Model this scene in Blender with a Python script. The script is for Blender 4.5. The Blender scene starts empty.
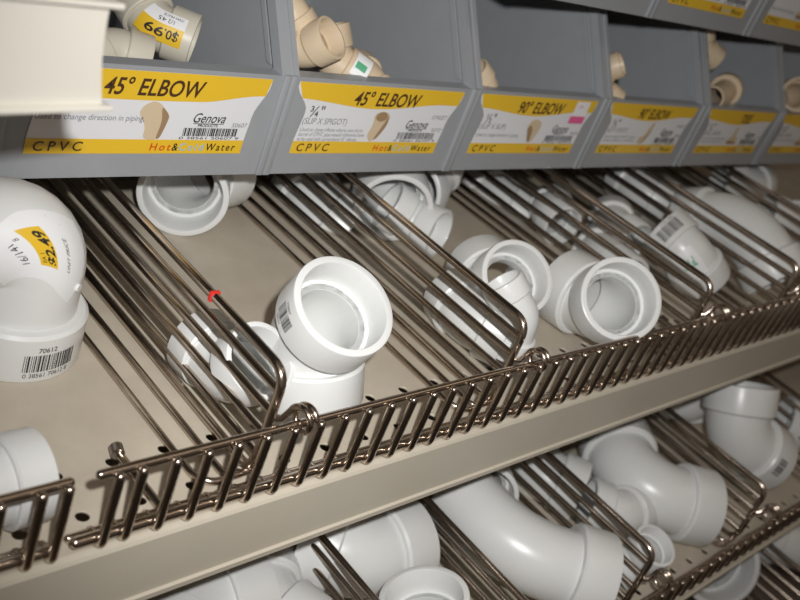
import bpy, bmesh, math, random
from mathutils import Vector, Matrix
C = bpy.context.scene.collection
SC = bpy.context.scene
PI = math.pi
random.seed(7)

# ------------------------------------------------------------------ materials
def mat(name, col, rough=.5, metal=0., spec=.5, noise=0., scale=60., bump=0., noise2=None, coat=0., sss=0.):
    m = bpy.data.materials.new(name); m.use_nodes = True
    nt = m.node_tree; b = nt.nodes['Principled BSDF']
    b.inputs['Base Color'].default_value = (*col, 1)
    b.inputs['Roughness'].default_value = rough
    b.inputs['Metallic'].default_value = metal
    b.inputs['Specular IOR Level'].default_value = spec
    b.inputs['Coat Weight'].default_value = coat
    if sss:
        b.inputs['Subsurface Weight'].default_value = sss
        b.inputs['Subsurface Radius'].default_value = (.004, .004, .004)
    if noise or bump:
        tc = nt.nodes.new('ShaderNodeTexCoord')
        n = nt.nodes.new('ShaderNodeTexNoise'); n.inputs['Scale'].default_value = scale
        n.inputs['Detail'].default_value = 8; n.inputs['Roughness'].default_value = .65
        nt.links.new(tc.outputs['Object'], n.inputs['Vector'])
        if noise:
            r = nt.nodes.new('ShaderNodeValToRGB')
            r.color_ramp.elements[0].position = .25; r.color_ramp.elements[1].position = .7
            lo = noise2 if noise2 else tuple(c * (1 - noise) for c in col)
            r.color_ramp.elements[0].color = (*lo, 1); r.color_ramp.elements[1].color = (*col, 1)
            nt.links.new(n.outputs['Fac'], r.inputs['Fac'])
            nt.links.new(r.outputs['Color'], b.inputs['Base Color'])
        if bump:
            bp = nt.nodes.new('ShaderNodeBump'); bp.inputs['Strength'].default_value = bump
            bp.inputs['Distance'].default_value = .0005
            nt.links.new(n.outputs['Fac'], bp.inputs['Height'])
            nt.links.new(bp.outputs['Normal'], b.inputs['Normal'])
    return m
M = dict(
    pvc=mat('white_pvc', (.74, .75, .74), .30, noise=.05, scale=35, bump=.04),
    cpvc=mat('tan_cpvc', (.66, .53, .37), .4, noise=.08, scale=60),
    ivory=mat('ivory_cpvc', (.64, .60, .50), .4, noise=.05, scale=60),
    deck=mat('beige_paint', (.60, .54, .44), .42, noise=.22, scale=22, noise2=(.46, .40, .32)),
    lip=mat('beige_enamel', (.60, .55, .45), .38, noise=.08, scale=12),
    cream=mat('cream_enamel', (.60, .57, .505), .45, noise=.04, scale=20),
    chrome=mat('plated_wire', (.62, .53, .45), .21, metal=1., noise=.25, scale=90),
    bin=mat('grey_plastic', (.325, .34, .36), .38, noise=.06, scale=70, bump=.08),
    dark=mat('shelf_shade_brown', (.13, .10, .08), .5, noise=.2, scale=15),  # darkened brown: the shade over the lowest shelf is put into its colour
    back=mat('back_panel', (.10, .095, .09), .6, noise=.15, scale=20),
    floor=mat('floor_tile', (.12, .11, .10), .6, noise=.2, scale=5),
    paper=mat('label_paper', (.74, .75, .77), .35),
    yellow=mat('label_yellow', (.78, .50, .03), .38),
    ink=mat('black_ink', (.02, .016, .014), .5),
    brown=mat('brown_ink', (.07, .03, .012), .5),
    grey=mat('grey_ink', (.22, .22, .24), .5),
    red=mat('red_ink', (.62, .06, .01), .5),
    blue=mat('pale_blue_ink', (.30, .50, .68), .5),
    green=mat('green_ink', (.10, .40, .22), .5),
    pink=mat('pink_ink', (.75, .12, .30), .5),
    tanp=mat('printed_tan', (.62, .50, .34), .5),
    tand=mat('printed_dark_tan', (.34, .22, .12), .5),
    stick=mat('sticker_paper', (.82, .83, .84), .4),
    rust=mat('red_tag', (.7, .03, .02), .5),
    metal=mat('dark_wire', (.3, .27, .25), .3, metal=1.),
)

# ------------------------------------------------------------------ helpers
def obj(name, bm, m, parent=None, smooth=True, ang=40):
    me = bpy.data.meshes.new(name)
    bmesh.ops.recalc_face_normals(bm, faces=bm.faces)
    if smooth:
        for f in bm.faces: f.smooth = True
        lim = math.radians(ang)
        for e in bm.edges:
            if len(e.link_faces) == 2 and e.calc_face_angle(0) > lim: e.smooth = False
    bm.to_mesh(me); bm.free()
    me.materials.append(m)
    o = bpy.data.objects.new(name, me); C.objects.link(o)
    if parent: o.parent = parent
    return o
def thing(name, label, cat, loc=(0, 0, 0), group=None):
    o = bpy.data.objects.new(name, None); C.objects.link(o)
    o.empty_display_size = .02; o.location = loc
    o['label'] = label; o['category'] = cat
    if group: o['group'] = group
    return o
def box(bm, x0, x1, y0, y1, z0, z1, bev=0):
    r = bmesh.ops.create_cube(bm, size=1)
    for v in r['verts']:
        v.co = Vector((x0 + (v.co.x + .5) * (x1 - x0), y0 + (v.co.y + .5) * (y1 - y0), z0 + (v.co.z + .5) * (z1 - z0)))
    if bev:
        es = list({e for v in r['verts'] for e in v.link_edges})
        bmesh.ops.bevel(bm, geom=es, offset=bev, segments=2, affect='EDGES', profile=.5)
def fillet(pts, r, n=6, closed=False):
    pts = [Vector(p) for p in pts]; out = [pts[0]]
    for i in range(1, len(pts) - 1):
        p, a, b = pts[i], pts[i - 1], pts[i + 1]
        da, db = (a - p), (b - p); L = min(r, da.length * .49, db.length * .49)
        s, e = p + da.normalized() * L, p + db.normalized() * L
        for k in range(n + 1):
            t = k / n; out.append(s * (1 - t) ** 2 + p * 2 * t * (1 - t) + e * t * t)
    out.append(pts[-1]); return out
def tube(bm, pts, r, seg=10, cap=True, dome=False):
    pts = [Vector(p) for p in pts]; rr = [r] * len(pts)
    if dome:                                               # rounded wire ends
        d0, d1 = (pts[0] - pts[1]).normalized(), (pts[-1] - pts[-2]).normalized()
        hs_ = ((.45, .9), (.8, .6), (.97, .25))
        pts = [pts[0] + d0 * r * h for h, k in hs_[::-1]] + pts + [pts[-1] + d1 * r * h for h, k in hs_]
        rr = [r * k for h, k in hs_[::-1]] + rr + [r * k for h, k in hs_]
    n = len(pts); rings = []
    t0 = (pts[1] - pts[0]).normalized()
    u = t0.orthogonal().normalized()
    for i, p in enumerate(pts):
        if i == 0: t = t0
        elif i == n - 1: t = (pts[-1] - pts[-2]).normalized()
        else: t = ((pts[i] - pts[i - 1]).normalized() + (pts[i + 1] - pts[i]).normalized()).normalized()
        u = (u - t * u.dot(t)).normalized(); v = t.cross(u)
        rings.append([bm.verts.new(p + (u * math.cos(2 * PI * k / seg) + v * math.sin(2 * PI * k / seg)) * rr[i]) for k in range(seg)])
    for a, b in zip(rings, rings[1:]):
        for k in range(seg): bm.faces.new((a[k], a[(k + 1) % seg], b[(k + 1) % seg], b[k]))
    if cap:
        bm.faces.new(rings[0][::-1]); bm.faces.new(rings[-1])
def wire(name, pts, r, parent, m=None, fil=0, seg=10):
    bm = bmesh.new(); tube(bm, fillet(pts, fil) if fil else pts, r, seg, dome=True)
    return obj(name, bm, m or M['chrome'], parent, ang=60)

# text -> flat mesh, (list of 2-D verts, faces); origin at the left end of the base line
_tc = {}
def text_geo(s, shear=0., bold=0., track=1.):
    k = (s, shear, bold, track)
    if k in _tc: return _tc[k]
    cu = bpy.data.curves.new('txt', 'FONT'); cu.body = s; cu.size = 1; cu.shear = shear; cu.offset = bold
    cu.resolution_u = 4; cu.space_character = track
    o = bpy.data.objects.new('txt', cu); C.objects.link(o)
    dg = bpy.context.evaluated_depsgraph_get(); me = bpy.data.meshes.new_from_object(o.evaluated_get(dg))
    vs = [(v.co.x, v.co.y) for v in me.vertices]; fs = [tuple(p.vertices) for p in me.polygons]
    bpy.data.objects.remove(o); bpy.data.curves.remove(cu); bpy.data.meshes.remove(me)
    _tc[k] = (vs, fs); return _tc[k]
def put_text(bm, s, x, y, h, fmap, width=None, shear=0., bold=0., rot=0, track=1.):
    """s in letters h tall with its left base at x,y; fmap turns (x, y) into a point"""
    vs, fs = text_geo(s, shear, bold, track)
    if not vs: return
    k = h / .70; x0 = min(v[0] for v in vs); x1 = max(v[0] for v in vs)
    kx = width / (x1 - x0) if width else k
    c, sn = math.cos(rot), math.sin(rot); nv = []
    for vx, vy in vs:
        px, py = (vx - x0) * kx, vy * k
        nv.append(bm.verts.new(fmap(x + px * c - py * sn, y + px * sn + py * c)))
    for f in fs:
        try: bm.faces.new([nv[i] for i in f])
        except ValueError: pass
def put_rect(bm, x0, x1, y0, y1, fmap, nx=1, ny=1):
    g = [[bm.verts.new(fmap(x0 + (x1 - x0) * i / nx, y0 + (y1 - y0) * j / ny)) for j in range(ny + 1)] for i in range(nx + 1)]
    for i in range(nx):
        for j in range(ny): bm.faces.new((g[i][j], g[i + 1][j], g[i + 1][j + 1], g[i][j + 1]))
def put_poly(bm, pts, fmap):
    bm.faces.new([bm.verts.new(fmap(*p)) for p in pts])
def soft(pts, n=2):
    for _ in range(n):
        q = []
        for i in range(len(pts)):
            a, b = pts[i], pts[(i + 1) % len(pts)]
            q += [(a[0] * .8 + b[0] * .2, a[1] * .8 + b[1] * .2), (a[0] * .2 + b[0] * .8, a[1] * .2 + b[1] * .8)]
        pts = q
    return pts
def put_band(bm, xs, lo, hi, fmap):
    """strip between two curves lo(x) and hi(x)"""
    a = [bm.verts.new(fmap(x, lo(x))) for x in xs]; b = [bm.verts.new(fmap(x, hi(x))) for x in xs]
    for i in range(len(xs) - 1): bm.faces.new((a[i], a[i + 1], b[i + 1], b[i]))
def put_bars(bm, x0, x1, y0, y1, fmap, n=26, seed=1):
    rnd = random.Random(seed); x = x0; u = (x1 - x0) / (n * 2.0)
    while x < x1 - u:
        w = u * rnd.choice((.6, .6, 1.1, 1.6)); put_rect(bm, x, min(x + w, x1), y0, y1, fmap); x += w + u * rnd.choice((.5, .8, 1.2))

# ------------------------------------------------------------------ pipe fittings
class Fit:
    def __init__(s, d):
        g = d.get; s.R = d['R']; R = s.R
        s.O = Vector(d['O']); s.a = Vector(d['a']).normalized(); s.b = Vector(d['b']).normalized()
        bend = math.radians(g('bend', 45))
        w = (s.b - s.a * s.a.dot(s.b)).normalized(); th = PI - bend
        s.b = s.a * math.cos(th) + w * math.sin(th); s.bend = bend
        s.hub = g('hub', .8) * R; s.rb = g('rb', .86) * R; s.ri = g('ri', .64) * R; s.br = g('br', 1.) * R
        t = s.br * math.tan(bend / 2); s.t = t
        s.ha, s.hb = g('ha', 1), g('hb', 1); sp = g('sp', .8) * R
        s.sa = (s.hub if s.ha else sp) + g('st', .05) * R; s.sb = (s.hub if s.hb else sp) + g('st2', .05) * R
        s.LA, s.LB = s.sa + t, s.sb + t
        s.n = s.a.cross(s.b).normalized()
        s.arc = s.br * bend; s.total = s.sa + s.arc + s.sb
        s.cen = s.a * t + (s.b - s.a * s.a.dot(s.b)).normalized() * s.br   # bend centre
    def frame(s, q):
        """centre, tangent (A to B) and side vector at arc length q, measured from the mouth of A"""
        if q <= s.sa: return s.a * (s.LA - q), -s.a
        if q >= s.sa + s.arc: return s.b * (s.t + q - s.sa - s.arc), s.b.copy()
        ang = (q - s.sa) / s.br
        v = s.a * s.t - s.cen
        rot = Matrix.Rotation(ang, 3, s._ax())
        return s.cen + rot @ v, rot @ (-s.a)
    def _ax(s):
        v = s.a * s.t - s.cen
        return v.cross(-s.a).normalized()
    def pt(s, q, th, r):
        c, t = s.frame(q); ax = s._ax(); m = ax.cross(t)
        return c + (m * math.cos(th) + ax * math.sin(th)) * r
    def theta(s, q, towards):
        c, t = s.frame(q); ax = s._ax(); m = ax.cross(t); d = Vector(towards)
        return math.atan2(d.dot(ax), d.dot(m))
    def fmap(s, q0, th0, r, ori=0.):
        """flat (x, y) -> the curved skin; y runs along the pipe, x around it, turned by ori"""
        c, sn = math.cos(ori), math.sin(ori)
        def f(x, y):
            u, v = x * c - y * sn, x * sn + y * c
            return s.pt(q0 + v, th0 + u / r, r)
        return f
    def lathe(s, bm, prof, end, seg=56):
        rings = []
        for x, r in prof:
            q = x if end == 'A' else s.total - x
            c, t = s.frame(q); ax = s._ax(); m = ax.cross(t)
            rings.append([bm.verts.new(c + (m * math.cos(2 * PI * k / seg) + ax * math.sin(2 * PI * k / seg)) * r) for k in range(seg)])
        for i in range(len(rings)):
            A, B = rings[i], rings[(i + 1) % len(rings)]
            for k in range(seg): bm.faces.new((A[k], A[(k + 1) % seg], B[(k + 1) % seg], B[k]))
    def build(s, root, m):
        R, seg = s.R, 56
        sd = .78 * s.hub; q0 = sd + .0006 if s.ha else 0; q1 = s.total - (sd + .0006 if s.hb else 0)
        n = 26; bm = bmesh.new(); outer, inner = [], []
        for i in range(n + 1):
            q = q0 + (q1 - q0) * i / n; c, t = s.frame(q); ax = s._ax(); mm = ax.cross(t)
            dirs = [mm * math.cos(2 * PI * k / seg) + ax * math.sin(2 * PI * k / seg) for k in range(seg)]
            ro = s.rb
            outer.append([bm.verts.new(c + d * ro) for d in dirs]); inner.append([bm.verts.new(c + d * s.ri) for d in dirs])
        loop = outer + inner[::-1]
        for i in range(len(loop)):
            A, B = loop[i], loop[(i + 1) % len(loop)]
            for k in range(seg): bm.faces.new((A[k], A[(k + 1) % seg], B[(k + 1) % seg], B[k]))
        s.body = obj('body', bm, m, root)
        mid = (s.rb + s.ri) / 2
        for end, has in (('A', s.ha), ('B', s.hb)):
            if not has: continue
            H = s.hub; bm = bmesh.new()
            s.lathe(bm, [(0, .865 * R), (0, .965 * R), (.012 * R, .99 * R), (.04 * R, R), (H - .05 * R, R), (H, .95 * R), (H, mid), (sd, mid),
                         (sd, s.ri), (sd, .825 * R), (.03 * R, .85 * R)], end)
            h = obj('hub', bm, m, root)
            if end == 'A': s.hubA = h
            else: s.hubB = h
def fitting(d, name, label, cat, group, m='pvc'):
    f = Fit(d); t = thing(name, label, cat, f.O, group); f.build(t, M[m]); f.root = t
    return f

FITS = {d['n']: d for d in [
    {'n': 'A1', 'O': [0.0098, 0.113, 0.0511], 'a': [0.0, 0.0, -1.0], 'b': [-0.9707, 0.2402, 0.0], 'R': 0.0272, 'bend': 90, 'hub': 0.8, 'st': 0.66, 'br': 0.42, 'rb': 0.82, 'st2': 0.8},
    {'n': 'A2', 'O': [-0.0418, 0.0232, 0.016], 'a': [0.9994, 0.0349, 0.0], 'b': [-0.7314, 0.682, 0.0], 'R': 0.016},
    {'n': 'B1', 'O': [0.1446, 0.2082, 0.0241], 'a': [-0.5675, -0.8234, 0.0024], 'b': [0.9822, 0.182, 0.0461], 'R': 0.0241},
    {'n': 'B2', 'O': [0.0768, 0.0525, 0.0168], 'a': [0.0, -0.6222, 0.7828], 'b': [0.0, 0.9935, -0.1135], 'R': 0.0165, 'st2': 0.4},
    {'n': 'B3', 'O': [0.1087, 0.047, 0.035], 'a': [-0.1052, -0.4658, 0.8786], 'b': [0.1128, -0.2963, -0.9484], 'R': 0.0231},
    {'n': 'C1', 'O': [0.243, 0.2019, -0.0004], 'a': [0.2516, 0.956, 0.1509], 'b': [0.5062, -0.8484, -0.1549], 'R': 0.022},
    {'n': 'C2', 'O': [0.2794, 0.1846, 0.0283], 'a': [-0.5345, -0.8342, -0.1354], 'b': [0.1283, 0.6428, 0.7552], 'R': 0.0244},
    {'n': 'C4', 'O': [0.3227, 0.1907, 0.0199], 'a': [-0.9222, -0.3756, 0.0925], 'b': [0.6192, 0.5095, 0.5975], 'R': 0.0214},
    {'n': 'C3', 'O': [0.2835, 0.158, 0.0147], 'a': [0.2571, -0.9596, 0.1146], 'b': [-0.7525, 0.5739, 0.3231], 'R': 0.0161},
    {'n': 'C5', 'O': [0.2684, 0.0718, 0.0227], 'a': [-0.368, -0.5701, 0.7346], 'b': [0.4182, 0.907, -0.0492], 'R': 0.0214},
    {'n': 'C6', 'O': [0.243, 0.0354, 0.0336], 'a': [0.0795, -0.0795, -0.9937], 'b': [-0.4107, 0.6632, 0.6257], 'R': 0.012, 'hub': 0.9, 'st': 0.6, 'st2': 0.5},
    {'n': 'C8', 'O': [0.236, 0.059, 0.0167], 'a': [0.3011, 0.9536, 0.0], 'b': [0.4614, -0.8872, 0.0], 'R': 0.018},
    {'n': 'C7', 'O': [0.3218, 0.0352, 0.0283], 'a': [-0.5284, -0.5459, 0.6502], 'b': [0.1376, 0.9784, -0.1543], 'R': 0.0239},
    {'n': 'D1', 'O': [0.43, 0.2045, -0.0047], 'a': [0.2532, 0.9621, 0.1013], 'b': [0.5025, -0.864, -0.0301], 'R': 0.022},
    {'n': 'D2', 'O': [0.4231, 0.1554, 0.016], 'a': [0.8704, 0.4924, 0.0], 'b': [-0.2672, -0.9636, 0.0], 'R': 0.016},
    {'n': 'D3', 'O': [0.43, 0.1032, 0.0056], 'a': [0.8619, 0.507, 0.0], 'b': [-0.251, -0.968, 0.0], 'R': 0.022},
    {'n': 'D4', 'O': [0.49, 0.0736, 0.026], 'a': [-0.1527, 0.9671, 0.2036], 'b': [0.6129, -0.5068, -0.6063], 'R': 0.021},
    {'n': 'D5', 'O': [0.4659, 0.1254, 0.018], 'a': [0.7604, 0.6494, 0.0], 'b': [-0.0785, -0.9969, 0.0], 'R': 0.018},
    {'n': 'E1', 'O': [0.5611, 0.0751, 0.0489], 'a': [0.0299, 0.8666, -0.4981], 'b': [0.0498, -0.8653, -0.4988], 'R': 0.0262, 'bend': 60, 'br': 2.0},
    {'n': 'E2', 'O': [0.565, 0.1681, 0.0207], 'a': [0.3011, 0.9536, 0.0], 'b': [0.4614, -0.8872, 0.0], 'R': 0.02},
    {'n': 'F1', 'O': [0.7598, 0.1683, 0.022], 'a': [0.9962, 0.0872, 0.0], 'b': [-0.766, 0.6428, 0.0], 'R': 0.022},
    {'n': 'F2', 'O': [0.7211, 0.0972, 0.022], 'a': [0.9994, 0.0349, 0.0], 'b': [-0.7314, 0.682, 0.0], 'R': 0.022},
    {'n': 'L1', 'O': [0.0761, 0.029, -0.108], 'a': [0.9925, -0.1219, 0.0], 'b': [-0.788, -0.6157, 0.0], 'R': 0.027},
    {'n': 'L2', 'O': [0.1151, 0.0224, -0.113], 'a': [0.4462, 0.8949, 0.0], 'b': [0.3173, -0.9483, 0.0], 'R': 0.022},
    {'n': 'L3', 'O': [0.1792, 0.0238, -0.1075], 'a': [0.9981, -0.061, 0.0], 'b': [-0.6626, 0.749, 0.0], 'R': 0.0275},
    {'n': 'L4', 'O': [0.171, -0.0383, -0.1001], 'a': [-0.2848, 0.3002, 0.9104], 'b': [-0.3138, -0.6967, -0.6451], 'R': 0.0221},
    {'n': 'L5', 'O': [0.2647, -0.0157, -0.0995], 'a': [0.6947, -0.7193, 0.0], 'b': [0.0175, 0.9998, 0.0], 'R': 0.0275, 'bend': 45, 'br': 2.2, 'hb': 0, 'sp': 0.9, 'st': 0.3, 'rb': 0.8},
    {'n': 'L14', 'O': [0.262, 0.016, -0.1024], 'a': [-0.101, 0.9897, 0.101], 'b': [0.7686, -0.639, 0.0298], 'R': 0.013},
    {'n': 'L6', 'O': [0.306, 0.0493, -0.1126], 'a': [-0.6248, -0.7505, 0.2153], 'b': [0.3176, 0.8162, 0.4826], 'R': 0.0223},
    {'n': 'L7', 'O': [0.374, 0.041, -0.125], 'a': [0.2545, 0.9671, 0.0], 'b': [0.5039, -0.8638, 0.0], 'R': 0.023},
    {'n': 'L8', 'O': [0.4108, -0.0084, -0.1075], 'a': [0.7826, -0.6225, 0.0], 'b': [0.6225, 0.7826, 0.0], 'R': 0.0275, 'bend': 90, 'br': 1.2},
    {'n': 'L9', 'O': [0.3906, -0.0148, -0.117], 'a': [0.9976, -0.0698, 0.0], 'b': [-0.6561, 0.7547, 0.0], 'R': 0.018},
    {'n': 'L10', 'O': [0.3636, -0.0495, -0.112], 'a': [-0.1534, -0.2854, 0.946], 'b': [-0.5892, 0.2704, -0.7614], 'R': 0.0142},
    {'n': 'L11', 'O': [0.5474, -0.0099, -0.0944], 'a': [0.15, 0.4501, 0.8803], 'b': [0.7783, -0.525, -0.3443], 'R': 0.028, 'bend': 65},
    {'n': 'L12', 'O': [0.6866, -0.0246, -0.113], 'a': [0.9981, -0.061, 0.0], 'b': [-0.6626, 0.749, 0.0], 'R': 0.022},
    {'n': 'L13', 'O': [0.5817, 0.0488, -0.113], 'a': [0.9981, -0.061, 0.0], 'b': [-0.6626, 0.749, 0.0], 'R': 0.022},
    {'n': 'G1', 'O': [0.5931, -0.0264, -0.2244], 'a': [-0.6192, -0.6541, 0.4345], 'b': [0.0243, 0.9952, -0.0946], 'R': 0.0337},
    {'n': 'G2', 'O': [0.7228, -0.0617, -0.235], 'a': [0.9703, -0.2419, 0.0], 'b': [-0.515, 0.8572, 0.0], 'R': 0.027}]}
LAB = {
    'A1': ('pipe_elbow', 'large white elbow standing at the far left with a yellow $2.49 price sticker', 'pipe fitting', 'white fittings on the upper shelf'),
    'A2': ('pipe_elbow', 'white fitting cut off by the lower left edge behind the short fence', 'pipe fitting', 'white fittings on the upper shelf'),
    'B1': ('pipe_elbow', 'white elbow under the bins beside the nearest divider, open mouth facing the front', 'pipe fitting', 'white fittings on the upper shelf'),
    'B2': ('pipe_elbow', 'white elbow seen through the rods of the nearest divider, its mouth peeking out right', 'pipe fitting', 'white fittings on the upper shelf'),
    'B3': ('pipe_elbow', 'bright white elbow standing in front, open mouth tilted up, barcode on its collar', 'pipe fitting', 'white fittings on the upper shelf'),
    'C1': ('pipe_elbow', 'white fitting behind the rods of the second divider, left of the ringed mouths', 'pipe fitting', 'white fittings on the upper shelf'),
    'C2': ('pipe_elbow', 'grey white elbow mouth half hidden under the second bin', 'pipe fitting', 'white fittings on the upper shelf'),
    'C4': ('pipe_elbow', 'white elbow turned left below the joint of the second and third bins', 'pipe fitting', 'white fittings on the upper shelf'),
    'C3': ('pipe_elbow', 'small white elbow with its mouth turned right, above the second divider top bar', 'pipe fitting', 'white fittings on the upper shelf'),
    'C5': ('pipe_elbow', 'white elbow lying behind the small one at the second divider hook, mouth up', 'pipe fitting', 'white fittings on the upper shelf'),
    'C6': ('pipe_elbow', 'small white elbow standing mouth down beside the second divider hook', 'pipe fitting', 'white fittings on the upper shelf'),
    'C8': ('pipe_elbow', 'white fitting seen only through the rods of the second divider, left of its hook', 'pipe fitting', 'white fittings on the upper shelf'),
    'C7': ('pipe_elbow', 'white elbow at the fence with deep open mouth, left of the third divider hook', 'pipe fitting', 'white fittings on the upper shelf'),
    'D1': ('pipe_elbow', 'white fitting with a yellow spotted sticker behind the third divider near the third bin', 'pipe fitting', 'white fittings on the upper shelf'),
    'D2': ('pipe_elbow', 'white elbow with upturned mouth behind the rods of the third divider', 'pipe fitting', 'white fittings on the upper shelf'),
    'D3': ('pipe_elbow', 'white fitting behind the third divider, directly above the deep open mouth', 'pipe fitting', 'white fittings on the upper shelf'),
    'D4': ('pipe_elbow', 'white elbow with barcode and green print right of the third divider', 'pipe fitting', 'white fittings on the upper shelf'),
    'D5': ('pipe_elbow', 'small domed white fitting left of the elbow with green print', 'pipe fitting', 'white fittings on the upper shelf'),
    'E1': ('pipe_elbow', 'large dim white elbow behind the fourth divider at right', 'pipe fitting', 'white fittings on the upper shelf'),
    'E2': ('pipe_elbow', 'white fitting tucked under the fourth bin behind the fourth divider', 'pipe fitting', 'white fittings on the upper shelf'),
    'F1': ('pipe_elbow', 'dim white fitting deep under the bins right of the large dim elbow', 'pipe fitting', 'white fittings on the upper shelf'),
    'F2': ('pipe_elbow', 'dim white fitting at the right edge of the upper shelf', 'pipe fitting', 'white fittings on the upper shelf'),
    'L1': ('pipe_elbow', 'white fitting with ringed collar at the bottom left under the shelf lip', 'pipe fitting', 'white fittings on the lower shelf'),
    'L2': ('pipe_elbow', 'white fitting at the bottom between the ringed collar and the first dark divider', 'pipe fitting', 'white fittings on the lower shelf'),
    'L3': ('pipe_elbow', 'wide white fitting lying under the shelf lip at bottom centre, collar to the right', 'pipe fitting', 'white fittings on the lower shelf'),
    'L4': ('pipe_elbow', 'white elbow at the bottom edge with a ringed mouth turned up', 'pipe fitting', 'white fittings on the lower shelf'),
    'L5': ('pipe_elbow', 'long sweeping white elbow lying at bottom centre, wide collar at the right', 'pipe fitting', 'white fittings on the lower shelf'),
    'L14': ('pipe_elbow', 'small white elbow end poking up behind the long sweeping elbow', 'pipe fitting', 'white fittings on the lower shelf'),
    'L6': ('pipe_elbow', 'white elbow mouth standing behind the long sweeping elbow', 'pipe fitting', 'white fittings on the lower shelf'),
    'L7': ('pipe_elbow', 'white fitting in shade behind the dark divider right of the ringed mouth', 'pipe fitting', 'white fittings on the lower shelf'),
    'L8': ('pipe_elbow', 'grey white elbow bent in an L between two dark dividers, lower right', 'pipe fitting', 'white fittings on the lower shelf'),
    'L9': ('pipe_elbow', 'small domed white fitting left of the L bent elbow', 'pipe fitting', 'white fittings on the lower shelf'),
    'L10': ('pipe_elbow', 'white elbow with upturned mouth beside the hook of the lower fence', 'pipe fitting', 'white fittings on the lower shelf'),
    'L11': ('pipe_elbow', 'big dim white elbow with a barcode at the right edge below the beige shelf lip', 'pipe fitting', 'white fittings on the lower shelf'),
    'L12': ('pipe_elbow', 'dim white fitting behind the big elbow with a barcode, at the right edge', 'pipe fitting', 'white fittings on the lower shelf'),
    'L13': ('pipe_elbow', 'dim white fitting behind the dark divider, left of the big elbow with a barcode', 'pipe fitting', 'white fittings on the lower shelf'),
    'G1': ('pipe_elbow', 'dark white elbow with a wide open mouth beneath the lower fence', 'pipe fitting', 'fittings on the lowest shelf'),
    'G2': ('pipe_elbow', 'dark white fitting beneath the lower fence at the right edge', 'pipe fitting', 'fittings on the lowest shelf')}
CAM = Vector((-.15867, -.19266, .25288))
fit = {}
for n, d in FITS.items():
    nm, lb, cat, grp = LAB[n]
    fit[n] = fitting(d, nm, lb, cat, grp)

# writing and stickers on fittings
def skin(f, parent, name, m, draw, q, th, r, ori=0.):
    bm = bmesh.new(); draw(bm, f.fmap(q, th, r, ori)); return obj(name, bm, M[m], parent, smooth=True)
f = fit['A1']; toc = CAM - f.O
th = f.theta(.01, toc) 
# bar code printed on the collar
def dr(bm, g):
    put_bars(bm, -.011, .011, -.006, .002, g, 24, 3)
    put_text(bm, '70612', -.006, .0032, .0022, g, bold=.01)
    put_text(bm, '0 38561 70612 8', -.0105, -.0088, .002, g)
DT = 0.62
sg = 1
skin(f, f.hubA, 'barcode', 'ink', dr, .0115, th + DT, f.R * 1.003, PI * 0 if sg > 0 else PI)
q = f.sa + f.arc * .72; th2 = f.theta(q, Vector((-.60, -.60, .60)))
st = skin(f, f.body, 'price_sticker', 'stick', lambda bm, g: put_rect(bm, -.018, .0165, -.011, .011, g, 14, 8), q, th2, f.rb * 1.004, -.8)
skin(f, st, 'price_panel', 'yellow', lambda bm, g: put_rect(bm, -.0012, .0042, -.0058, .0060, g, 8, 8), q, th2, f.rb * 1.007, -.8)
def dr(bm, g):
    put_text(bm, '$2.49', .0037, -.0050, .0025, g, width=.0098, bold=.03, rot=PI / 2)
    put_text(bm, 'EA 1', .0007, -.0048, .0012, g, rot=PI / 2)
    put_text(bm, 'UNIT PRICE', .0088, -.0045, .0011, g, rot=PI / 2)
    put_text(bm, '16/141', -.0045, -.0052, .0023, g, rot=PI / 2); put_text(bm, '8', -.0024, .0030, .0014, g, rot=PI / 2)
skin(f, st, 'price_text', 'ink', dr, q, th2, f.rb * 1.010, -.8)
bm = bmesh.new()
pp = [f.pt(f.hub + .0165, th2 + .38, f.rb), f.pt(f.hub + .0165, th2 + .38, f.rb + .0012)]
tube(bm, [pp[0], pp[1]], .0018, 12); obj('mould_nub', bm, M['pvc'], f.body)

f = fit['B3']; th = f.theta(.005, Vector((-1, .12, .1)))
def dr(bm, g):
    put_bars(bm, -.006, .006, -.004, .003, g, 16, 5); put_text(bm, '70807', -.0045, .0038, .0016, g); put_text(bm, '38561', -.0045, -.006, .0015, g)
skin(f, f.hubA, 'barcode', 'ink', dr, .010, th, f.R * 1.004, PI)

f = fit['D4']; th = f.theta(.005, CAM - f.O)
def dr(bm, g): put_bars(bm, -.010, .010, -.0045, .0045, g, 18, 8); put_text(bm, '38561 70715', -.009, -.0068, .0016, g)
skin(f, f.hubA, 'barcode', 'ink', dr, .008, th - .2, f.R * 1.004)
th = f.theta(f.sa + f.arc, CAM - f.O)
st = skin(f, f.body, 'sticker', 'stick', lambda bm, g: put_rect(bm, -.009, .009, -.006, .007, g, 10, 6), f.sa + f.arc * .6, th + .1, f.rb * 1.006)
skin(f, st, 'sticker_text', 'green', lambda bm, g: put_text(bm, 'PVC', -.005, -.002, .004, g, bold=.03), f.sa + f.arc * .6, th + .1, f.rb * 1.010)

f = fit['D1']; th = f.theta(.008, Vector((-.5, -.6, .2)))
st = skin(f, f.hubA, 'sticker', 'stick', lambda bm, g: put_rect(bm, -.012, .012, -.006, .006, g, 10, 4), .010, th, f.R * 1.004)
skin(f, st, 'sticker_panel', 'yellow', lambda bm, g: put_rect(bm, -.010, -.004, -.005, .005, g, 4, 4), .010, th, f.R * 1.007)
f = fit['L11']; th = f.theta(f.total - .01, CAM - f.O)
def dr(bm, g): put_bars(bm, -.007, .007, -.004, .004, g, 14, 9)
skin(f, f.hubB, 'barcode', 'ink', dr, f.total - .013, th, f.R * 1.004)

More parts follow.
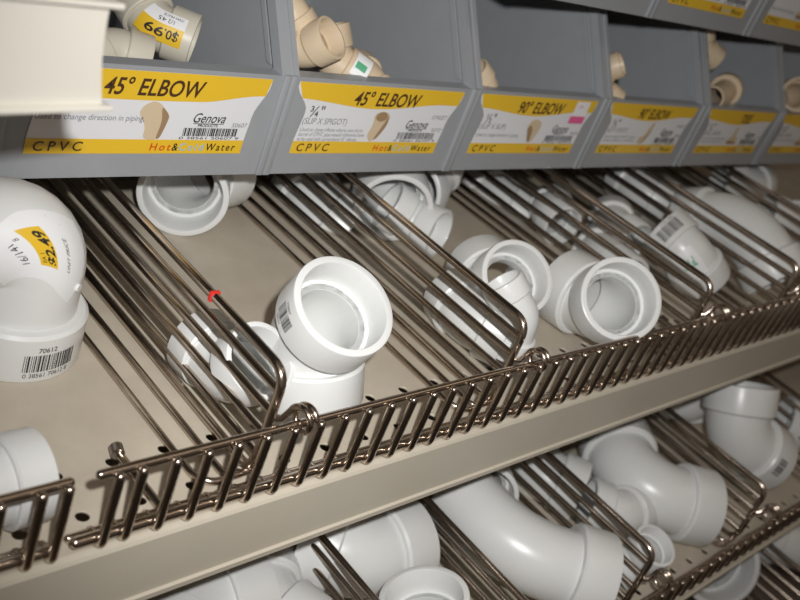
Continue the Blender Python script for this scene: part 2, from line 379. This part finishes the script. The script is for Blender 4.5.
# ------------------------------------------------------------------ shelves
def shelf(label, x0, x1, y0, y1, z, lip, holes=None, dm='deck', lm='lip'):
    t = thing('gondola_shelf', label, 'shelf', ((x0 + x1) / 2, y0, z))
    o = t.location
    bm = bmesh.new(); box(bm, x0 - o.x, x1 - o.x, y0 - o.y, y1 - o.y, -.0012, 0)
    dk = obj('deck', bm, M[dm], t, smooth=False)
    if holes:
        cb = bmesh.new()
        for hx, hy in holes:
            bmesh.ops.create_cone(cb, cap_ends=True, segments=20, radius1=.0026, radius2=.0026, depth=.02,
                                  matrix=Matrix.Translation((hx - o.x, hy - o.y, 0)))
        co = obj('cutter', cb, M['back']); co.location = o
        md = dk.modifiers.new('b', 'BOOLEAN'); md.object = co; md.operation = 'DIFFERENCE'; md.solver = 'EXACT'
        bpy.context.view_layer.update()
        dg = bpy.context.evaluated_depsgraph_get(); me = bpy.data.meshes.new_from_object(dk.evaluated_get(dg))
        dk.modifiers.clear(); dk.data = me
        if not me.materials: me.materials.append(M[dm])
        bpy.data.objects.remove(co)
    # front lip: a rolled channel with a small bead along its lower edge
    pr = [(0, .0), (-.0022, -.0006), (-.003, -.002), (-.003, -lip + .004), (-.0042, -lip + .0034), (-.0042, -lip + .0008), (-.003, -lip),
          (.008, -lip), (.008, -lip + .0015), (-.0012, -lip + .0018), (-.0012, -.0014), (.0, -.0014)]
    bm = bmesh.new(); ra = [bm.verts.new((x0 - o.x, p[0], p[1])) for p in pr]; rb = [bm.verts.new((x1 - o.x, p[0], p[1])) for p in pr]
    n = len(pr)
    for i in range(n): bm.faces.new((ra[i], ra[(i + 1) % n], rb[(i + 1) % n], rb[i]))
    bm.faces.new(ra[::-1]); bm.faces.new(rb)
    obj('front_lip', bm, M[lm], t, ang=25)
    return t
hs = [(-.0067 + .02225 * k, y) for k in range(-2, 26) for y in (.0142, .0354)]
shelf('beige metal shelf with peg holes carrying the white elbows below the grey bins', -.35, 1.6, 0, .2985, 0, .0345, hs)
ZL, YL = -.135, -.0740
hs = [(.30 + .02225 * k, YL + y) for k in range(0, 24) for y in (.0142, .0354)]
shelf('dim beige shelf below the first one, holding larger white fittings', -.35, 1.8, YL, .2985, ZL, .007, hs)
ZB = -.262
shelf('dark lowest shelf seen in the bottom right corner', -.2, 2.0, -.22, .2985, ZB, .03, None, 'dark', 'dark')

# ------------------------------------------------------------------ wire fences
def fence(label, xa, xb, xs, y, z, legs, rw=.0018, H=.0345):
    t = thing('wire_fence', label, 'shelf fence', ((xa + xb) / 2, y, z)); o = t.location
    L = lambda x, yy, zz: (x - o.x, yy, zz)
    wire('top_rail', [L(xa, .0012, H - .0012), L(xb, .0012, H - .0012)], .0017, t)
    wire('bottom_rail', [L(xa - .003, .0008, .0042), L(xb - .001, .0008, .0042)], .0021, t)
    wire('back_rail', [L(xa - .003, .0050, .0020), L(xb - .001, .0050, .0020)], .0016, t)
    for x in xs[:98]:
        wire('upright_wire', fillet([L(x, -.0022, H - .0008), L(x, -.0022, .0022), L(x, .0055, .0020)], .0035, 5), rw, t, seg=9)
    for lx in legs:
        wire('mounting_leg', [L(lx, .004, .003), L(lx - .0012, .036, .0032)], .0017, t)
        bm = bmesh.new(); tube(bm, [L(lx - .0012 - .001, .0345, .0042), L(lx - .0012 + .0002, .0385, .0042)], .0026, 14); obj('end_cap', bm, M['metal'], t)
    return t
P_ = .0127
xs = [-.0085] + [P_ * k for k in range(0, 62)]
fence('long chrome wire fence on the upper shelf lip, its left end free at the gap', -.0135, P_ * 61 + .004, xs, 0, 0, [.0187, .42])
fence('short chrome wire fence section at the far left, left of the gap', -.30, -.0241, [-.0258 - k * .0085 if k < 2 else -.0343 - (k - 1) * P_ for k in range(0, 20)], 0, 0, [-.042])
xs = [.10 + P_ * k for k in range(0, 78)]
fence('dark wire fence along the front of the shelf below, at lower right', .095, 1.09, xs, YL, ZL, [], H=.0205)

# ------------------------------------------------------------------ wire dividers
def divider(label, X, y, z, group, yb=.285):
    t = thing('wire_divider', label, 'shelf divider', (X, y, z), group)
    F = .0105; Hh = .052; B = yb - y
    wire('frame', [(0, B, Hh), (0, F, Hh), (-.0006, F - .001, .0036), (0, B, .0036)], .0020, t, fil=.009)
    for zz in (.0432, .0330, .0225, .0125):
        wire('rod', [(0, F + .0005, zz), (0, B, zz)], .0017, t)
    wire('foot', [(0, B, .0026), (-.0110, B, .0026), (-.0110, F, .0026), (0.0, F, .0042)], .0015, t, fil=.005)
    wire('foot_rod', [(-.0225, B, .0022), (-.0225, F + .006, .0022), (-.0175, F, .0026), (-.0110, F, .0026)], .0015, t, fil=.005)
    wire('back_post', [(0, B, .0036), (0, B, Hh)], .0019, t)
    # hook ring coiled round the top rail of the fence
    pts = [(0.0, F - .0005, .030), (.002, F - .004, .0325)]
    for k in range(0, 31):
        a = PI * .15 + 2 * PI * 1.35 * k / 30
        pts.append((.0055 + .0042 * k / 30, .0012 + .0052 * math.cos(a), .0355 + .0052 * math.sin(a)))
    wire('hook_ring', pts, .0013, t, seg=8)
    return t
G = 'wire dividers on the upper shelf'
divs = [divider('wire divider nearest the left, its rods crossing the fitting beside the large elbow', .0615, 0, 0, G),
        divider('second wire divider from the left, ending right of the big bright elbow', .2085, 0, 0, G),
        divider('third wire divider from the left, in front of the elbow with green print', .3965, 0, 0, G),
        divider('fourth wire divider, crossing the large dim elbow near the right edge', .5260, 0, 0, G),
        divider('farthest wire divider in the dim right end of the upper shelf', .662, 0, 0, G)]
bm = bmesh.new(); box(bm, -.0022, .0022, .0600, .0618, .0498, .0542, .0003); obj('red_tag', bm, M['rust'], divs[0])
G = 'wire dividers on the lower shelf'
for X, lb in ((.1455, 'dark wire divider under the shelf lip at bottom centre left'),
              (.2225, 'dark wire divider left of the long sweeping elbow on the lower shelf'),
              (.3370, 'dark wire divider between the sweeping elbow and the grey bent elbow'),
              (.4900, 'dark wire divider right of the grey bent elbow on the lower shelf'),
              (.66, 'dark wire divider at the far right of the lower shelf')):
    divider(lb, X, YL, ZL, G)

divider('dark wire divider on the lowest shelf in the bottom right corner', .655, -.215, ZB, None)
# ------------------------------------------------------------------ grey bins
W, HF, DB = .1345, .0515, .155
def bin_body_bm():
    bm = bmesh.new(); T = .0022
    # side walls: front edge rises straight, then leans back
    def side(x0, x1):
        pr = [(0, 0), (DB, 0), (DB, .100), (.038, .100), (.0335, .0965), (.002, HF + .0015), (0, HF - .001)]
        a = [bm.verts.new((x0, p[0], p[1])) for p in pr]; b = [bm.verts.new((x1, p[0], p[1])) for p in pr]; n = len(pr)
        for i in range(n): bm.faces.new((a[i], a[(i + 1) % n], b[(i + 1) % n], b[i]))
        bm.faces.new(a[::-1]); bm.faces.new(b)
    side(0, T); side(W - T, W)
    # stiffening ribs that follow the leaning edge on each side
    for s, x in ((1, T), (-1, W - T)):
        for off, w_, h_ in ((.000, .0075, .0030), (.0120, .0035, .0014)):
            p = [(off, HF), (off + w_, HF), (off + w_ + .0335, .0985), (off + .0335, .0985)]
            a = [bm.verts.new((x, q[0], q[1])) for q in p]; b = [bm.verts.new((x + s * h_, q[0], q[1])) for q in p]
            for i in range(4): bm.faces.new((a[i], a[(i + 1) % 4], b[(i + 1) % 4], b[i]))
            bm.faces.new(a[::-1]); bm.faces.new(b)
    box(bm, T, W - T, 0, DB, 0, T)                       # floor
    box(bm, T, W - T, DB - T, DB, T, .100)               # back
    box(bm, T, W - T, 0, T, T, HF)                       # front
    box(bm, T, W - T, T, .0075, HF - .002, HF)           # folded lip of the front
    for x0, x1 in ((0, .0040), (W - .0040, W)): box(bm, x0, x1, -.0016, .0004, 0, HF + .0006, .0006)   # raised front edges
    return bm
yel, ppr = 'yellow', 'paper'
X0, X1 = .006, W - .010                                  # label, at its widest
Z0, Z1 = .0115, .0495
def smooth(t): t = max(0, min(1, t)); return t * t * (3 - 2 * t)
def left(z): return X0 + .009 * smooth((Z1 - .002 - z) / .013) - .002 * smooth((Z1 - .014 - z) / .02)
def right(z): return X1 - .0058 * smooth((Z1 - .003 - z) / .016) - .0010 * smooth((Z1 - .016 - z) / .02)
def label_sheet(bm, z0, z1, fm, n=14):
    L = [bm.verts.new(fm(left(z0 + (z1 - z0) * i / n), z0 + (z1 - z0) * i / n)) for i in range(n + 1)]
    Rr = [bm.verts.new(fm(right(z0 + (z1 - z0) * i / n), z0 + (z1 - z0) * i / n)) for i in range(n + 1)]
    for i in range(n): bm.faces.new((L[i], Rr[i], Rr[i + 1], L[i + 1]))
def fm(e): return lambda x, z: Vector((x, -.0003 - e, z))
def make_label(body_root, title, lines, code, street=None, frac=None, pict='elbow', sticker=False, tx=.5, tw=None, wide=False):
    root = body_root
    bm = bmesh.new(); label_sheet(bm, Z0, Z1, fm(0)); lab = obj('label', bm, M['paper'], root, smooth=False)
    bm = bmesh.new(); label_sheet(bm, Z0, Z0 + .0068, fm(.00012), 6); obj('yellow_band', bm, M['yellow'], lab, smooth=False)
    bm = bmesh.new(); N = 28
    xs = [0 + i / N for i in range(N + 1)]
    def wav(t): return Z1 - (.0125 if wide else .0085) - (.0040 if not wide else .0005) * math.sin(PI * min(1, max(0, t * 1.15))) ** 1.5 + (.004 if wide else .0) * smooth((t - .7) / .3)
    a, b = [], []
    for t in xs:
        zl = wav(t); l0, r0 = left(zl), right(zl); a.append(bm.verts.new(fm(.00012)(l0 + (r0 - l0) * t, zl)))
        l1, r1 = left(Z1), right(Z1); b.append(bm.verts.new(fm(.00012)(l1 + (r1 - l1) * t, Z1)))
    for i in range(N): bm.faces.new((a[i], a[i + 1], b[i + 1], b[i]))
    obj('yellow_band', bm, M['yellow'], lab, smooth=False)
    g = fm(.0003)
    tw_ = tw or .050
    bm = bmesh.new(); put_text(bm, title, W * tx - tw_ / 2, Z1 - .0106, .0074, g, width=tw_, shear=.22, bold=.018); obj('title', bm, M['brown'], lab, smooth=False)
    bm = bmesh.new(); put_text(bm, 'CPVC', .0165, Z0 + .0014, .0042, g, width=.021, bold=.012, shear=.1, track=1.5)
    obj('material_text', bm, M['brown'], lab, smooth=False)
    bx = W * .512
    for s, c, x, w in (('Hot', 'red', 0, .0105), ('&', 'ink', .0112, .003), ('Cold', 'blue', .0148, .0130), ('Water', 'ink', .0290, .0160)):
        bm = bmesh.new(); put_text(bm, s, bx + x, Z0 + .0016, .0036, g, width=w, bold=.014, shear=.1, track=1.35); obj('water_text', bm, M[c], lab, smooth=False)
    tl = [(s[0], .0150, s[1], s[2], s[3]) for s in lines] + [(code, W * .808, .0250, .0022, .0085)]
    if street: tl.append((street, W * .785, .0325, .0024, .012))
    for s in tl:
        bm = bmesh.new(); put_text(bm, s[0], s[1], s[2], s[3], g, width=s[4], shear=.1); obj('small_text', bm, M['grey'], lab, smooth=False)
    if frac:
        bm = bmesh.new(); put_text(bm, frac, .0178, .0318, .0056, g, bold=.005); obj('size_text', bm, M['ink'], lab, smooth=False)
    bm = bmesh.new(); put_text(bm, 'Genova', W * .650, .0270, .0046, g, width=.0170, shear=.35, bold=.006)
    put_text(bm, 'PRODUCTS', W * .673, .0249, .0013, g, width=.0105, bold=.02)
    put_rect(bm, W * .653, W * .773, .0263, .0266, g); obj('logo', bm, M['ink'], lab, smooth=False)
    bm = bmesh.new(); put_bars(bm, W * .622, W * .842, .0203, .0243, g, 30, len(title) + len(lines)); put_text(bm, '0 38561 %s 9' % code, W * .612, .0187, .0013, g, width=W * .238)
    obj('barcode', bm, M['ink'], lab, smooth=False)
    # printed picture of the fitting
    px, pz, k = W * .50, .0275, .0075
    if pict == 'elbow': pa = [(-1.0, .45), (-.75, .95), (-.2, 1.2), (.3, 1.05), (1.0, .35), (.95, -.1), (.7, -1.1), (.2, -1.25), (-.4, -1.15), (-.4, -.35)]; pd = [(.35, .95), (1.0, .35), (.95, -.1), (.7, -1.1), (.4, -1.2), (.6, -.05)]
    elif pict == 'street': pa = [(-.75, .9), (-.1, 1.15), (.7, 1.0), (.75, .1), (.2, -.9), (-.4, -1.25), (-.85, -.7), (-.6, .1)]; pd = [(.7, 1.0), (.75, .1), (.2, -.9), (-.2, -1.1), (.3, 0)]
    elif pict == 'bend': pa = [(-.9, .2), (-.75, .8), (-.1, 1.05), (.8, .75), (.9, .1), (.4, -1.1), (-.2, -1.1), (-.35, -.4)]; pd = [(-.9, .2), (-.6, -.3), (-.2, -1.1), (.1, -1.0), (-.1, .1), (-.5, .5)]
    elif pict == 'long': pa = [(.3, 1.1), (.8, 1.2), (.9, .7), (.3, -.7), (-.3, -1.2), (-1.0, -.9), (-.9, -.4), (-.2, -.3)]; pd = [(.9, .7), (.3, -.7), (-.3, -1.2), (.0, -.6)]
    else: pa = [(-.3, 1.), (.3, 1.), (.3, 0), (1.1, -.3), (1.1, -1.), (-1.1, -1.), (-1.1, -.4), (-.3, 0)]; pd = [(-1.1, -.6), (1.1, -.7), (1.1, -1.), (-1.1, -1.)]
    bm = bmesh.new(); put_poly(bm, [(px + k * p[0], pz + k * p[1]) for p in soft(pa, 1)], g); obj('picture', bm, M['tanp'], lab, smooth=False)
    bm = bmesh.new(); put_poly(bm, [(px + k * p[0], pz + k * p[1]) for p in soft(pd)], fm(.0005)); obj('picture_shade', bm, M['tand'], lab, smooth=False)
    if pict == 'street':
        bm = bmesh.new(); put_poly(bm, [(px - k * .05 + k * .55 * math.cos(t * PI / 8), pz + k * .75 + k * .36 * math.sin(t * PI / 8)) for t in range(16)], fm(.0007)); obj('picture_shade', bm, M['tand'], lab, smooth=False)
    if sticker:
        bm = bmesh.new(); put_rect(bm, W * .75, W * .86, .034, .0485, fm(.0006)); sk = obj('price_sticker', bm, M['stick'], lab, smooth=False)
        bm = bmesh.new(); put_rect(bm, W * .74, W * .86, .0335, .0385, fm(.0009)); put_text(bm, '5.99', W * .77, .0442, .002, fm(.0012)); obj('sticker_band', bm, M['pink'], sk, smooth=False)
    return lab
BY, BZ = .1393, .0617
BX = [.0008, .1353, .2692, .4045, .5432, .6795, .8160]
body0 = None
def make_bin(x, z, label, group):
    global body0
    t = thing('storage_bin', label, 'bin', (x, BY, z), group)
    if body0 is None:
        body0 = obj('tub', bin_body_bm(), M['bin'], t, ang=30); return t
    c = body0.copy(); C.objects.link(c); c.parent = t
    return t
G = 'grey bins above the upper shelf'
use = 'Used to change direction in piping.'
b1 = make_bin(BX[0], BZ, 'leftmost grey plastic bin with 45 degree elbow label, partly hidden by cream metal', G)
make_label(b1, '45° ELBOW', [(use, .0270, .0026, .048)], '50607', tx=.487, tw=.048, wide=True)
b2 = make_bin(BX[1], BZ, 'grey plastic bin with 45 degree street elbow label, second from left', G)
make_label(b2, '45° ELBOW', [('(SLIP X SPIGOT)', .0278, .0033, .029), ('Used to close offsets where one short', .0238, .0021, .042), ('barrel of CPVC pipe would otherwise have', .0212, .0021, .044), ('to be used with conventional 45° elbows.', .0186, .0021, .040)],
           '50707', street='STREET', frac='¾"', pict='street', tx=.505, tw=.048)
b3 = make_bin(BX[2], BZ, 'grey plastic bin whose 90 degree elbow label has a small pink and white sticker', G)
make_label(b3, '90° ELBOW', [('(SLIP X SLIP)', .0278, .0033, .024), (use, .0228, .0024, .040)], '50705', frac='½"', pict='bend', sticker=True, tx=.50, tw=.046)
b4 = make_bin(BX[3], BZ, 'grey plastic bin labelled 90 degree elbow, right of the one with the pink sticker', G)
make_label(b4, '90° ELBOW', [('(SLIP X SPIGOT)', .0278, .0033, .026), ('Used to change direction in piping', .0236, .0022, .040), ('where space is limited.', .0208, .0022, .040)], '50805', street='STREET', frac='½"', pict='long', tx=.50, tw=.042)
b5 = make_bin(BX[4], BZ, 'grey plastic bin labelled tee, a tan flared fitting lying in it', G)
make_label(b5, 'TEE', [('(ALL SLIP)', .0278, .0033, .026), ('Used for branching lines', .0236, .0022, .040), ('from the main run.', .0208, .0022, .036)], '51405', frac='½"', pict='tee', tx=.55, tw=.018)
b6 = make_bin(BX[5], BZ, 'last grey plastic bin at the right edge holding a ringed tan fitting', G)
make_label(b6, 'TEE', [('(ALL SLIP)', .0278, .0033, .026), ('Used for branching lines', .0236, .0022, .040)], '51407', frac='¾"', pict='tee', tx=.55, tw=.018)
G = 'grey bins of the row above'
for i, lb in ((2, 'grey bin of the row above, only its bottom corner showing at the top edge'),
              (3, 'grey bin of the row above at top right, the yellow foot of its label showing'),
              (4, 'grey bin in the top right corner of the upper row'),):
    t = make_bin(BX[i], .1695, lb, G)
    make_label(t, 'TEE', [('Used to join lines of piping.', .0228, .0024, .040)], '50%d07' % (2 + i), frac='¾"', pict='tee', tx=.5, tw=.03)
    bpy.context.view_layer.update()

# tan fittings lying in the bins
def tan_fit(d, label, group='fittings lying in the grey bins', m='cpvc'):
    d.setdefault('hub', 1.0); return fitting(d, 'pipe_elbow', label, 'pipe fitting', group, m)
TANS = [
    ({'n': 'T0', 'O': [0.1005, 0.2027, 0.1069], 'a': [0.7498, -0.6598, -0.05], 'b': [-0.1068, 0.9222, 0.3717], 'R': 0.0132, 'hub': 1.0}, 'ivory elbow with an upside-down $0.99 sticker on top in the left bin'),
    ({'n': 'T1', 'O': [0.076, 0.1948, 0.0974], 'a': [0.9091, -0.4041, -0.101], 'b': [-0.9085, -0.2027, -0.3655], 'R': 0.0115, 'hub': 1.0}, 'ivory elbow beneath the one with the $0.99 sticker, in the left bin'),
    ({'n': 'T2', 'O': [0.15, 0.172, 0.1342], 'a': [0.5721, -0.4767, -0.6674], 'b': [-0.2151, 0.9577, 0.191], 'R': 0.01, 'hub': 1.0}, 'tan elbow topmost against the left wall of the second bin'),
    ({'n': 'T3', 'O': [0.157, 0.1593, 0.1189], 'a': [0.2512, -0.6506, 0.7166], 'b': [-0.7177, 0.6874, -0.111], 'R': 0.011, 'hub': 1.0}, 'tan elbow with its mouth turned right in the second bin'),
    ({'n': 'T4', 'O': [0.181, 0.1643, 0.1131], 'a': [0.7454, -0.5963, -0.2981], 'b': [-0.2453, 0.4498, 0.8588], 'R': 0.0118, 'hub': 1.0}, 'tan elbow with a white and green sticker in the second bin'),
    ({'n': 'T5', 'O': [0.204, 0.159, 0.107], 'a': [0.3162, 0.9487, 0.0], 'b': [0.2676, -0.8346, -0.4816], 'R': 0.01, 'hub': 1.0}, 'tan elbow lowest and rightmost in the second bin'),
    ({'n': 'T6', 'O': [0.291, 0.1511, 0.1108], 'a': [0.5976, 0.3586, -0.7171], 'b': [-0.7503, 0.3718, 0.5467], 'R': 0.009, 'hub': 1.0}, 'tan elbow just showing over the front of the bin with the pink sticker'),
    ({'n': 'T7', 'O': [0.418, 0.156, 0.1121], 'a': [0.7454, -0.5963, -0.2981], 'b': [-0.2453, 0.4498, 0.8588], 'R': 0.0095, 'hub': 1.0}, 'lower tan elbow at the left wall of the fourth bin'),
    ({'n': 'T8', 'O': [0.418, 0.1613, 0.1243], 'a': [0.3333, -0.6667, 0.6667], 'b': [-0.8599, 0.4909, -0.1398], 'R': 0.009, 'hub': 1.0}, 'upper tan elbow at the left wall of the fourth bin'),
    ({'n': 'T9', 'O': [0.56, 0.1754, 0.1452], 'a': [0.7454, -0.5963, -0.2981], 'b': [-0.2453, 0.4498, 0.8588], 'R': 0.0105, 'hub': 1.0}, 'upper tan elbow at the left wall of the bin labelled tee'),
    ({'n': 'T10', 'O': [0.586, 0.1544, 0.1177], 'a': [0.9306, 0.3527, 0.098], 'b': [-0.9774, -0.1848, -0.1029], 'R': 0.013, 'hub': 0.7, 'bend': 10, 'hb': 0, 'sp': 1.5, 'st': 0.9, 'rb': 0.72, 'ri': 0.6}, 'flared tan fitting lying in the middle of the bin labelled tee'),
    ({'n': 'T11', 'O': [0.708, 0.1513, 0.1229], 'a': [-0.7873, -0.5413, 0.2952], 'b': [0.1358, 0.7664, -0.6278], 'R': 0.015, 'hub': 1.0}, 'tan fitting with ringed mouth in the last bin at the right edge')]
tf = []
for k, (d, lb) in enumerate(TANS): tf.append(tan_fit(d, lb, m='ivory' if k < 2 else 'cpvc'))
f = tf[0]; q = f.total * .34; th = f.theta(q, CAM - f.O)
st = skin(f, f.body, 'price_sticker', 'stick', lambda bm, g: put_rect(bm, -.0085, .0085, -.0075, .0075, g, 8, 6), q, th + .1, f.R * 1.006, -1.57)
skin(f, st, 'price_panel', 'yellow', lambda bm, g: put_rect(bm, -.0085, .0085, -.0075, .0012, g, 8, 4), q, th + .1, f.R * 1.014, -1.57)
def dr(bm, g):
    put_text(bm, '$0.99', .0066, -.0008, .0042, g, width=.0125, bold=.02, rot=PI)
    put_text(bm, '1/2 45', .003, .0043, .002, g, rot=PI); put_text(bm, 'ITEM PRICE', .0066, .0066, .0013, g, rot=PI)
skin(f, st, 'price_text', 'ink', dr, q, th + .1, f.R * 1.022, -1.57)
f = tf[4]; q = f.sa * .5; th = f.theta(q, CAM - f.O)
st = skin(f, f.hubA, 'sticker', 'stick', lambda bm, g: put_rect(bm, -.004, .010, -.006, .003, g, 8, 4), q, th + .3, f.R * 1.006)
skin(f, st, 'sticker_mark', 'green', lambda bm, g: put_rect(bm, .000, .004, -.004, .002, g, 4, 4), q, th + .3, f.R * 1.014)

# ------------------------------------------------------------------ cream channel jutting in at the upper left
t = thing('metal_channel', 'cream metal shelf channel with thin flanges jutting in at the upper left', 'shelf channel', (-.0245, .028, .1485))
t.rotation_euler = (0, math.radians(4.7), math.radians(16))
hh = .0268
bm = bmesh.new()
# web with a hollowed end, flanges running on past it
n = 12; fr, bk = [], []
for i in range(n + 1):
    z = hh * i / n; x = .0000 - .0066 * i / n - .0012 * math.sin(PI * i / n)
    fr.append((x, z))
def slab(y0, y1):
    a = [bm.verts.new((x, y0, z)) for x, z in fr]; b = [bm.verts.new((-.16, y0, z)) for x, z in fr]
    c = [bm.verts.new((x, y1, z)) for x, z in fr]; d = [bm.verts.new((-.16, y1, z)) for x, z in fr]
    for i in range(n):
        bm.faces.new((a[i], a[i + 1], b[i + 1], b[i])); bm.faces.new((c[i], d[i], d[i + 1], c[i + 1]))
        bm.faces.new((a[i], c[i], c[i + 1], a[i + 1])); bm.faces.new((b[i], b[i + 1], d[i + 1], d[i]))
    bm.faces.new((a[0], b[0], d[0], c[0])); bm.faces.new((a[n], c[n], d[n], b[n]))
slab(0, .0015)
obj('web', bm, M['cream'], t, smooth=False)
for z0, z1 in ((-.0016, .0), (hh, hh + .0016)):
    e = .0026 if z0 < 0 else -.0034
    bm = bmesh.new(); box(bm, -.16, e, -.0022, .016, z0, z1, .0005); obj('flange', bm, M['cream'], t, smooth=False)
bm = bmesh.new(); box(bm, -.158, -.150, .0015, .35, .002, hh - .002, .0005); obj('bracket_arm', bm, M['cream'], t, smooth=False)

# ------------------------------------------------------------------ setting
bm = bmesh.new(); box(bm, -1.2, 2.6, .300, .32, -.62, 1.2); w = obj('wall_back', bm, M['back'], smooth=False); w['kind'] = 'structure'
bm = bmesh.new(); box(bm, -3, 4, -3, .32, -.64, -.62); w = obj('floor', bm, M['floor'], smooth=False); w['kind'] = 'structure'

# ------------------------------------------------------------------ camera, light
R3 = [[0.6996584862706952, -0.6286137952337862, 0.3395919596091394], [0.10742688539964063, 0.562454111008299, 0.8198200029904107], [0.7063550572359004, 0.5371127157791368, -0.46105581404600887]]
cam = bpy.data.cameras.new('camera'); co = bpy.data.objects.new('camera', cam); C.objects.link(co)
right_, up_, fwd = Vector(R3[0]), Vector(R3[1]), Vector(R3[2])
co.matrix_world = Matrix(((right_.x, up_.x, -fwd.x, CAM.x), (right_.y, up_.y, -fwd.y, CAM.y), (right_.z, up_.z, -fwd.z, CAM.z), (0, 0, 0, 1)))
cam.sensor_width = 36; cam.lens = 970.79 * 36 / 800; cam.clip_start = .01
cam.dof.use_dof = True; cam.dof.focus_distance = .42; cam.dof.aperture_fstop = 14
SC.camera = co
def lamp(name, kind, loc, e, col, size=None, target=None, **kw):
    l = bpy.data.lights.new(name, kind); l.energy = e; l.color = col
    o = bpy.data.objects.new(name, l); C.objects.link(o); o.location = loc
    if size:
        if kind == 'AREA': l.shape = 'RECTANGLE'; l.size, l.size_y = size
        else: l.shadow_soft_size = size
    if target is not None: o.rotation_euler = (Vector(target) - Vector(loc)).to_track_quat('-Z', 'Y').to_euler()
    return o
fl = lamp('camera_flash', 'SPOT', CAM + right_ * .030 + up_ * .030 - fwd * .005, 9.8, (1, .99, .975), .006, (.30, .11, .02))
fl.data.spot_size = math.radians(82); fl.data.spot_blend = 1.0
lamp('ceiling_tubes', 'AREA', (1.1, -.9, 1.7), 2.4, (1, .80, .60), (2.0, .5), (.7, .05, 0))
w = bpy.data.worlds.new('store'); SC.world = w; w.use_nodes = True
bg = w.node_tree.nodes['Background']; bg.inputs[0].default_value = (.30, .24, .19, 1); bg.inputs[1].default_value = 0.32
SC.view_settings.view_transform = 'Standard'; SC.view_settings.look = 'None'
SC.view_settings.exposure = 0; SC.view_settings.gamma = 1
